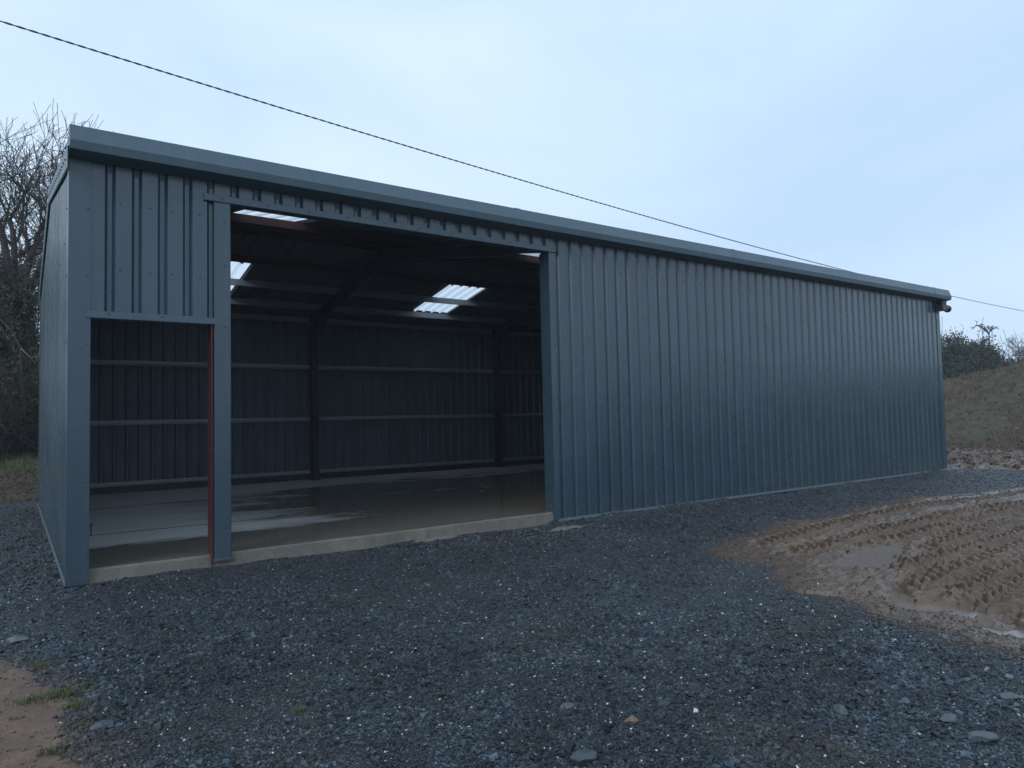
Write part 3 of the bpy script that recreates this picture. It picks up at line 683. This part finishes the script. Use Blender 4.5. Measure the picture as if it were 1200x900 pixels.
# ------------------------------------------------------------------ overhead cable
a0 = at(0, 22, 14.0); a1 = at(1200, 364.5, 46.0); hd = (a1-a0)[:2]; 
S_, Z_ = [], []
for u, v in ((0, 22), (200, 87), (430, 160), (700, 237), (950, 305), (1115, 347.5), (1200, 364.5)):
    d = ray(u, v); A = np.array([[d[0], -hd[0]], [d[1], -hd[1]]]); t, s = np.linalg.solve(A, a0[:2]-np.array([CX, CY])); S_.append(s); Z_.append(CZ+t*d[2])
pz = np.polyfit(S_, Z_, 2); Lc = np.linalg.norm(hd)
s = np.arange(-.9, 1.6, .03/Lc); cx = a0[0]+hd[0]*s; cy = a0[1]+hd[1]*s; cz = np.polyval(pz, s); nrm2 = np.array([-hd[1], hd[0]])/Lc
V = []; F = []; n = len(s); K = 5; base = 0
for ph in (0, math.pi):
    th = s*Lc/.42*2*math.pi+ph; ox = np.cos(th)*.0105; oz = np.sin(th)*.0105
    for j in range(K):
        a = 2*math.pi*j/K; e = ox+.0105*math.cos(a)
        V.append(np.stack([cx+nrm2[0]*e, cy+nrm2[1]*e, cz+oz+.0105*math.sin(a)], 1))
    i = np.arange(n-1)
    for j in range(K): F.append(np.stack([base+j*n+i, base+j*n+i+1, base+((j+1) % K)*n+i+1, base+((j+1) % K)*n+i], 1))
    base += K*n
link('overhead_cable', np_mesh('overhead_cable', np.concatenate(V), np.concatenate(F), 'cable', True), label='twisted black overhead cable hanging across the sky above the shed roof', cat='cable')

# ------------------------------------------------------------------ vegetation
def tubes_mesh(name, segs, mat, k=5):
    S = np.array(segs); p0, p1, r0, r1 = S[:, :3], S[:, 3:6], S[:, 6], S[:, 7]
    d = p1-p0; d /= np.linalg.norm(d, axis=1)[:, None]+1e-9; a = np.where(np.abs(d[:, 2:3]) < .9, np.array([[0, 0, 1.]]), np.array([[1., 0, 0]]))
    x = np.cross(d, a); x /= np.linalg.norm(x, axis=1)[:, None]; y = np.cross(x, d); n = len(S)
    t = np.arange(k)*2*math.pi/k; ring = x[:, None]*np.cos(t)[None, :, None]+y[:, None]*np.sin(t)[None, :, None]
    V = np.concatenate([p0[:, None]+ring*r0[:, None, None], p1[:, None]+ring*r1[:, None, None]], 1)
    j = np.arange(k); F = np.stack([j, (j+1) % k, k+(j+1) % k, k+j], 1)[None]+(np.arange(n)*2*k)[:, None, None]
    return np_mesh(name, V.reshape(-1, 3), F.reshape(-1, 4), mat, True)
def branch(out, p, d, l, r, lev, R, spread=.55, kids=(3, 4), droop=0., wig=.25, minr=.004, shrink=.68):
    n = 5 if lev > 1 else 3
    q = np.array(p, float); d = np.array(d, float)
    for i in range(n):
        d = d+R.normal(size=3)*wig*.45; d[2] += .05-droop; d /= np.linalg.norm(d)
        r1 = max(minr, r*(1-.38*(i+1)/n)); q2 = q+d*l/n
        out.append((*q, *q2, max(minr, r*(1-.38*i/n)), r1)); q = q2
        if lev > 0 and i >= 1:
            for _ in range(1 if R.random() < .75 else 2):
                e = d+R.normal(size=3)*spread; e /= np.linalg.norm(e)
                branch(out, q, e, l*shrink*(.7+.5*R.random()), r1*.58, lev-1, R, spread, kids, droop, wig, minr, shrink)
    return q
def leaves(P, size, R, tint=None):
    n = len(P); a = R.normal(size=(n, 3)); a /= np.linalg.norm(a, axis=1)[:, None]; b = np.cross(a, R.normal(size=(n, 3))); b /= np.linalg.norm(b, axis=1)[:, None]
    s = size*(.6+.8*R.random(n))[:, None]
    V = np.stack([P-a*s*.5, P+b*s*.32, P+a*s*.5, P-b*s*.32], 1).reshape(-1, 3); F = np.arange(n*4).reshape(-1, 4)
    t = R.random(n) if tint is None else tint
    return V, F, np.repeat(t, 4)
def clumps(c, rad, ncl, nper, R, cr=.3):
    """leaf positions in many small clumps through an uneven crown volume"""
    u = R.normal(size=(ncl, 3)); u /= np.linalg.norm(u, axis=1)[:, None]; u *= (R.random(ncl)**.42)[:, None]; C = u*np.array(rad)*(1+.14*np.clip(R.normal(size=(ncl, 1)), -1.3, 1.3))+np.array(c)
    P = C[:, None]+R.normal(size=(ncl, nper, 3))*cr*(.5+R.random((ncl, 1, 1))); t = np.clip(np.repeat(R.random(ncl), nper)*.75+.25*R.random(ncl*nper), 0, 1)
    return P.reshape(-1, 3), t
def bare_tree(base, h, r, seed, label, lean=(0, 0), lev=4, group=None, ivy=0, ivyr=.3, name='bare_tree', spread=.5, minr=.004, twigcol='twig', side=0, shrink=.68, ivyleaf=.085):
    R = np.random.default_rng(seed); o = empty(name, tuple(base), label=label, cat='tree', group=group)
    th = h*.55; tr = []; p = np.array(base)-np.array([0, 0, .2]); d = np.array([lean[0], lean[1], 1.0]); n = 9; br = []
    for i in range(n):
        d = d+np.array([*R.normal(size=2)*.09, 0]); d /= np.linalg.norm(d); q = p+d*th/n
        ra, rb = r*(1-.55*i/n), r*(1-.55*(i+1)/n); tr.append((*p, *q, ra*(1.25 if i == 0 else 1), rb)); p = q
        if i >= 3-side:
            for _ in range(1+(R.random() < .55)):
                e = d*.6+R.normal(size=3)*np.array([.75, .75, .25]); e /= np.linalg.norm(e); branch(br, p, e, h*.27*(.7+.5*R.random()), rb*.45, lev-1, R, spread, minr=minr, shrink=shrink)
    for _ in range(3):
        e = d+R.normal(size=3)*.35; branch(br, p, e/np.linalg.norm(e), h*.30, rb*.8, lev-1 if lev > 3 else lev, R, spread, minr=minr, shrink=shrink)
    link('trunk', tubes_mesh('trunk', tr, 'bark', 9), o); link('crown', tubes_mesh('crown', br, twigcol, 4), o)
    if ivy:
        P = []; T = []
        for s_ in tr:
            a, b = np.array(s_[:3]), np.array(s_[3:6]); m = ivy//len(tr); t = R.random(m)[:, None]; an = R.random(m)*6.283
            zz = (a+(b-a)*t)[:, 2]; rr = ivyr*(.6+.55*vnoise(zz*1.4+seed, an*1.2))*(R.random(m)**.3)
            P.append(a+(b-a)*t+np.stack([np.cos(an)*rr, np.sin(an)*rr, R.normal(size=m)*.05], 1)); T.append(np.clip(vnoise(zz*2.5, an*2)+.3*(R.random(m)-.5), 0, 1))
        # ivy reaching out along the lowest limbs
        for s_ in [b_ for b_ in br if b_[6] > r*.11][:90]:
            a, b = np.array(s_[:3]), np.array(s_[3:6]); m = max(8, ivy//330); P.append(a+(b-a)*R.random((m, 1))+R.normal(size=(m, 3))*ivyr*.38); T.append(R.random(m))
        V, F, t = leaves(np.concatenate(P), ivyleaf, R, np.concatenate(T)); link('ivy', np_mesh('ivy', V, F, 'ivy', False, t), o)
    return o
def bush(base, rad, seed, label, mat='evergreen', n=160, per=45, leaf=.09, cr=.22, group=None, twigs=60, name='bush', cat='bush', stemcol='twig', minr=.006):
    R = np.random.default_rng(seed); o = empty(name, tuple(base), label=label, cat=cat, group=group); b = np.array(base, float)
    tw = []
    for _ in range(twigs):
        e = R.normal(size=3)*np.array([.55, .55, .15])*(rad[0]/rad[2]+.3)+np.array([0, 0, 1]); e /= np.linalg.norm(e); p = b+np.array([R.normal()*rad[0]*.35, R.normal()*rad[1]*.35, -.1])
        branch(tw, p, e, rad[2]*1.15*(.8+.5*R.random()), .02 if minr < .01 else .03, 2, R, .5, minr=minr, droop=.02)
    link('stems', tubes_mesh('stems', tw, stemcol, 3), o)
    if n:
        P, t = clumps(b+np.array([0, 0, rad[2]*.95]), rad, n, per, R, cr); P = P[P[:, 2] > b[2]-.1] if True else P; t = t[:len(P)]
        V, F, t = leaves(P, leaf, R, t); link('foliage', np_mesh('foliage', V, F, mat, False, t), o)
    return o
def on(fn, p): return (float(p[0]), float(p[1]), float(fn(np.array([p[0]]), np.array([p[1]]))[0]))
G1 = 'bare trees behind the left end of the shed'; G2 = 'bushes in the thicket behind the left end of the shed'
def spot(u, depth, fn): return on(fn, at(u, 470, depth))
bare_tree(spot(25, 19.2, bank_h), 8.7, .26, 11, 'tall bare tree with a thick ivy clad trunk, just left of the shed gable', lev=5, group=G1, ivy=26000, ivyr=.36, name='ivy_clad_tree', minr=.006, spread=.5, lean=(-.05, 0))
bare_tree(spot(-24, 20.5, bank_h), 9.0, .2, 12, 'bare twiggy tree cut off by the left edge of the picture', lev=5, group=G1, ivy=2500, ivyr=.2, minr=.006, spread=.5, lean=(.05, 0))
bare_tree(spot(36, 23.5, bank_h), 6.4, .2, 23, 'bare tree whose twigs rise from behind the shed gable', lev=5, group=G1, ivy=3500, ivyr=.22, minr=.006, spread=.5, lean=(-.04, 0))
bush(spot(6, 18.6, bank_h), (1.0, .8, 1.05), 31, 'brown bramble tangle at the foot of the ivy clad tree', 'brown_leaf', 70, 40, .06, .18, G2, 70, 'bramble_bush')
bush(spot(44, 19.4, bank_h), (.9, .9, 1.4), 32, 'dark green bush hard against the corner of the shed', 'ivy', 170, 60, .08, .22, G2, 40)
bush(spot(-26, 19.2, bank_h), (1.3, 1, 1.3), 33, 'low bush with yellowish green leaves at the left edge of the picture', 'grass', 60, 40, .08, .2, G2, 60)
bush(spot(14, 22, bank_h), (2.0, 1.2, 1.9), 34, 'dark leafy bush filling the gap behind the ivy clad trunk', 'ivy', 190, 60, .09, .26, G2, 30)
bush(spot(-60, 22, bank_h), (2, 1.3, 1.5), 35, 'dark leafy bush beyond the left edge of the picture', 'ivy', 160, 60, .1, .26, G2, 30)
p0 = at(-2, 372, 18.3); p1 = at(14, 388, 18.3); p2 = at(24, 408, 18.3); p3 = at(25, 440, 18.35); p4 = at(30, 520, 18.4)
mb = MB(); mb.tube([p4, p3, p2, p1, p0], [.035, .032, .028, .022, .014], 7); mb.tube([p2, at(36, 419, 18.3), at(54, 418, 18.3)], [.02, .022, .024], 7, 1)
mb.build('dead_branch', ['bark', 'redbranch'], None, smooth=True, label='crooked dead bough with a level reddish limb touching the shed side', cat='branch')

# grass on the bank and tufts by the yard
def blades(x, y, z, h, R, w=.006):
    n = len(x); a = R.random(n)*6.283; ln = R.random(n)*.7*h; ca, sa = np.cos(a), np.sin(a); hh = h*(.5+.7*R.random(n))
    B = np.stack([x, y, z], 1); side = np.stack([-sa, ca, a*0], 1)*w
    M_ = B+np.stack([ca*ln*.35, sa*ln*.35, hh*.6], 1); T_ = B+np.stack([ca*ln, sa*ln, hh*.95], 1)
    V = np.stack([B-side, B+side, M_+side*.7, M_-side*.7, T_+side*.1, T_-side*.1], 1).reshape(-1, 3); i = np.arange(n)[:, None]*6
    return V, np.concatenate([i+np.array([[0, 1, 2, 3]]), i+np.array([[3, 2, 4, 5]])]), np.repeat(R.random(n), 6)
R = np.random.default_rng(5); x = R.uniform(-7, 2, 14000); y = R.uniform(12.6, 18, 14000); k = fbm(x, y, .8, 3) > -.15; x, y = x[k], y[k]
V, F, t = blades(x, y, bank_h(x, y)-.01, .16, R, .008); link('bank_grass', np_mesh('bank_grass', V, F, 'grass', False, t), kind='stuff', label='rough green grass on the bank behind the shed', cat='grass')
R = np.random.default_rng(6); x = R.uniform(25, 42, 26000); y = R.uniform(-6, 14, 26000); k = (fbm(x, y, .35, 4) > .03) & (fbm(x, y, 2.5, 2) > 0); x, y = x[k], y[k]
V, F, t = blades(x, y, mound_h(x, y)-.03, .12, R, .02); link('mound_weeds', np_mesh('mound_weeds', V, F, 'grass', False, t*.6), kind='stuff', label='sparse weeds and grass on the soil mound', cat='weeds')
GV = []; GF = []; GT = []; gb = 0
for (u, v, w, n) in ((72, 812, .11, 700), (30, 820, .06, 130), (87, 826, .06, 180), (50, 778, .06, 120), (352, 830, .03, 60), (60, 880, .05, 110), (20, 770, .1, 60), (95, 850, .1, 60)):
    R = np.random.default_rng(int(u)); p = ground_at(u, v, .03); x = p[0]+R.normal(size=n)*w*.62; y = p[1]+R.normal(size=n)*w*.5
    V, F, t = blades(x, y, np.maximum(grav_h(x, y), soil_h(x, y))-.003, .034, R, .0022); GV.append(V); GF.append(F+gb); GT.append(t); gb += len(V)
link('verge_grass', np_mesh('verge_grass', np.concatenate(GV), np.concatenate(GF), 'grass', False, np.concatenate(GT)), kind='stuff', label='short green grass between the bare soil and the gravel at bottom left', cat='grass')
R = np.random.default_rng(9); x, y = R.uniform(-6, 1, 5000), R.uniform(10.6, 12.8, 5000); V, F, t = leaves(np.stack([x, y, np.maximum(bank_h(x, y), grav_h(x, y))+.012], 1), .05, R)
link('fallen_leaves', np_mesh('fallen_leaves', V, F, 'brown_leaf', False, t), kind='stuff', label='brown fallen leaves at the foot of the bank', cat='leaves')

R = np.random.default_rng(16); x = R.uniform(26.5, 43, 60000); y = R.uniform(-8, 14, 60000); k = fbm(x+9, y, .5, 4)+.5*fbm(x, y, 3, 2) > -.02; x, y = x[k], y[k]
V, F, t = blades(x, y, mound_h(x, y)-.03, .2, R, .012); link('dead_grass', np_mesh('dead_grass', V, F, 'brown_leaf', False, t), kind='stuff', label='withered grass and stalks on the soil mound', cat='dead grass')
# hedge on the mound
G3 = 'bushes in the hedge on top of the soil mound'; G4 = 'bare trees standing in the hedge on top of the soil mound'
def far(u, depth): return on(mound_h, at(u, 440, depth))
bush(far(1117, 46), (1.05, 1.1, 1.75), 51, 'dark round topped evergreen bush nearest the shed corner', 'evergreen', 260, 60, .15, .2, G3, 12, minr=.012)
bush(far(1152, 47), (.95, 1, 1.68), 52, 'dark square evergreen bush under the flat topped thin tree', 'evergreen', 240, 60, .15, .2, G3, 12, minr=.012)
bush(far(1134, 49), (1.2, 1, .95), 53, 'low brownish bush in the dip between the two dark evergreens', 'brown_leaf', 150, 60, .13, .2, G3, 16, minr=.012)
bush(far(1176, 48), (1.3, 1, 1.1), 54, 'low dark bush at the foot of the fan shaped bare tree', 'evergreen', 180, 60, .14, .2, G3, 16, minr=.012)
bush(far(1203, 47), (1.5, 1, 1.05), 55, 'dark bush cut off by the right edge of the picture', 'evergreen', 180, 60, .14, .2, G3, 16, minr=.012)
bush(far(1240, 48), (1.9, 1, 1.3), 56, 'dark bush beyond the right edge of the picture', 'evergreen', 180, 60, .14, .2, G3, 12, minr=.012)
bush(far(1085, 50), (1.9, 1, 1.3), 57, 'dark bush hidden behind the shed corner', 'evergreen', 180, 60, .14, .2, G3, 12, minr=.012)
bare_tree(far(1186, 50), 3.9, .07, 61, 'fan shaped bare tree near the right edge of the picture', lev=4, group=G4, minr=.009, side=3, spread=.45)
bare_tree(far(1204, 51), 3.8, .07, 62, 'bare tree with its crown cut by the right edge of the picture', lev=4, group=G4, minr=.009, side=3, spread=.45)
bare_tree(far(1130, 52), 2.9, .05, 63, 'small bare tree in the gap between the two dark evergreens', lev=3, group=G4, minr=.009, side=3, spread=.45)
bare_tree(far(1143, 52), 3.4, .05, 65, 'small bare tree just left of the thin flat topped tree', lev=3, group=G4, minr=.009, side=3, spread=.45)
# thin flat topped tree
o = empty('thin_tree', far(1159, 46.5), label='thin tree with a long bough reaching left from its flat top, above the square bush', cat='tree', group=G4)
D5 = 46.5; a = np.array(far(1159, D5)); mb = MB(); mb.tube([a, at(1159.5, 410, D5), at(1159, 392, D5), at(1160, 387, D5)], [.06, .045, .035, .03], 6); mb.build('trunk', 'bark', o, smooth=True)
mb = MB(); R = np.random.default_rng(3)
for pth in ([(1159, 392), (1155, 386), (1151, 384.5), (1147, 381.5), (1143, 381.5)], [(1160, 388), (1163, 385), (1161, 383), (1157, 383)], [(1155, 386), (1154, 384)], [(1160, 388), (1162.5, 386.5), (1163.5, 386)]):
    n_ = len(pth); mb.tube([at(u, v, D5+R.normal()*.15) for u, v in pth], [.05-.025*i/n_ for i in range(n_)], 5)
bm_ = []
for _ in range(26):
    u, v = random.choice([(1145, 381.5), (1150, 384), (1155, 385), (1160, 385), (1163, 386), (1162, 386)]); e = R.normal(size=3); branch(bm_, at(u, v, D5), e/np.linalg.norm(e), .3, .02, 1, R, .5, minr=.011)
for s_ in bm_: mb.tube([s_[:3], s_[3:6]], [s_[6], s_[7]], 4)
mb.build('crown', 'twig', o)

# ------------------------------------------------------------------ haze
mb = MB(); mb.box((-70, -70, -1.2), (130, 80, 16)); me_o = mb.build('haze', 'cable', None, kind='stuff', label='thin bluish damp haze in the air', cat='haze')
hm = bpy.data.materials.new('damp_air'); hm.use_nodes = True; hn = hm.node_tree; hn.nodes.clear(); ho = hn.nodes.new('ShaderNodeOutputMaterial'); hv = hn.nodes.new('ShaderNodeVolumePrincipled')
hv.inputs['Color'].default_value = (.78, .86, .95, 1); hv.inputs['Density'].default_value = .0013; hv.inputs['Anisotropy'].default_value = .1
hn.links.new(hv.outputs[0], ho.inputs['Volume']); me_o.data.materials[0] = hm

# ------------------------------------------------------------------ light
w = bpy.data.worlds.new("World"); scn.world = w; w.use_nodes = True; nt = w.node_tree; bg = nt.nodes['Background']
SUN_EL, SUN_ROT = math.radians(32), math.radians(250)
sky = nt.nodes.new('ShaderNodeTexSky'); sky.sky_type = 'NISHITA'; sky.sun_disc = False; sky.sun_elevation = SUN_EL; sky.sun_rotation = SUN_ROT; sky.dust_density = 4; sky.air_density = 1.5
tc = nt.nodes.new('ShaderNodeTexCoord'); mp = nt.nodes.new('ShaderNodeMapping'); mp.inputs['Scale'].default_value = (1, 1, 2.2); nt.links.new(tc.outputs['Generated'], mp.inputs['Vector'])
cl = noise(nt, mp.outputs[0], 1.6, 5, .5, .4)
# cloud deck radiance (strength below scales it): soft grey-blue, brighter towards white patches
deck = mixc(nt, maprange(nt, cl, .32, .68, 0, 1), (5.4, 7.35, 9.9), (7.3, 9.1, 11.2))
fin = mixc(nt, .93, sky.outputs[0], deck); nt.links.new(fin, bg.inputs['Color']); bg.inputs['Strength'].default_value = .1
sd = bpy.data.lights.new('sun', 'SUN'); sd.energy = 1.1; sd.angle = math.radians(24); sd.color = (1, .985, .96); so = bpy.data.objects.new('sun', sd); COL.objects.link(so)
# Nishita: sun_rotation measured clockwise from +Y seen from above
dv = Vector((math.sin(SUN_ROT)*math.cos(SUN_EL), math.cos(SUN_ROT)*math.cos(SUN_EL), math.sin(SUN_EL)))
so.rotation_euler = dv.to_track_quat('Z', 'Y').to_euler(); so.location = (0, -20, 30)
vs = scn.view_settings; vs.view_transform = 'Standard'; vs.look = 'None'; vs.exposure = .1; vs.gamma = 1; vs.use_curve_mapping = False
scn.render.engine = 'CYCLES'; scn.cycles.max_bounces = 8; scn.cycles.transparent_max_bounces = 8; scn.cycles.volume_bounces = 1
scn.render.resolution_x = 1024; scn.render.resolution_y = 768
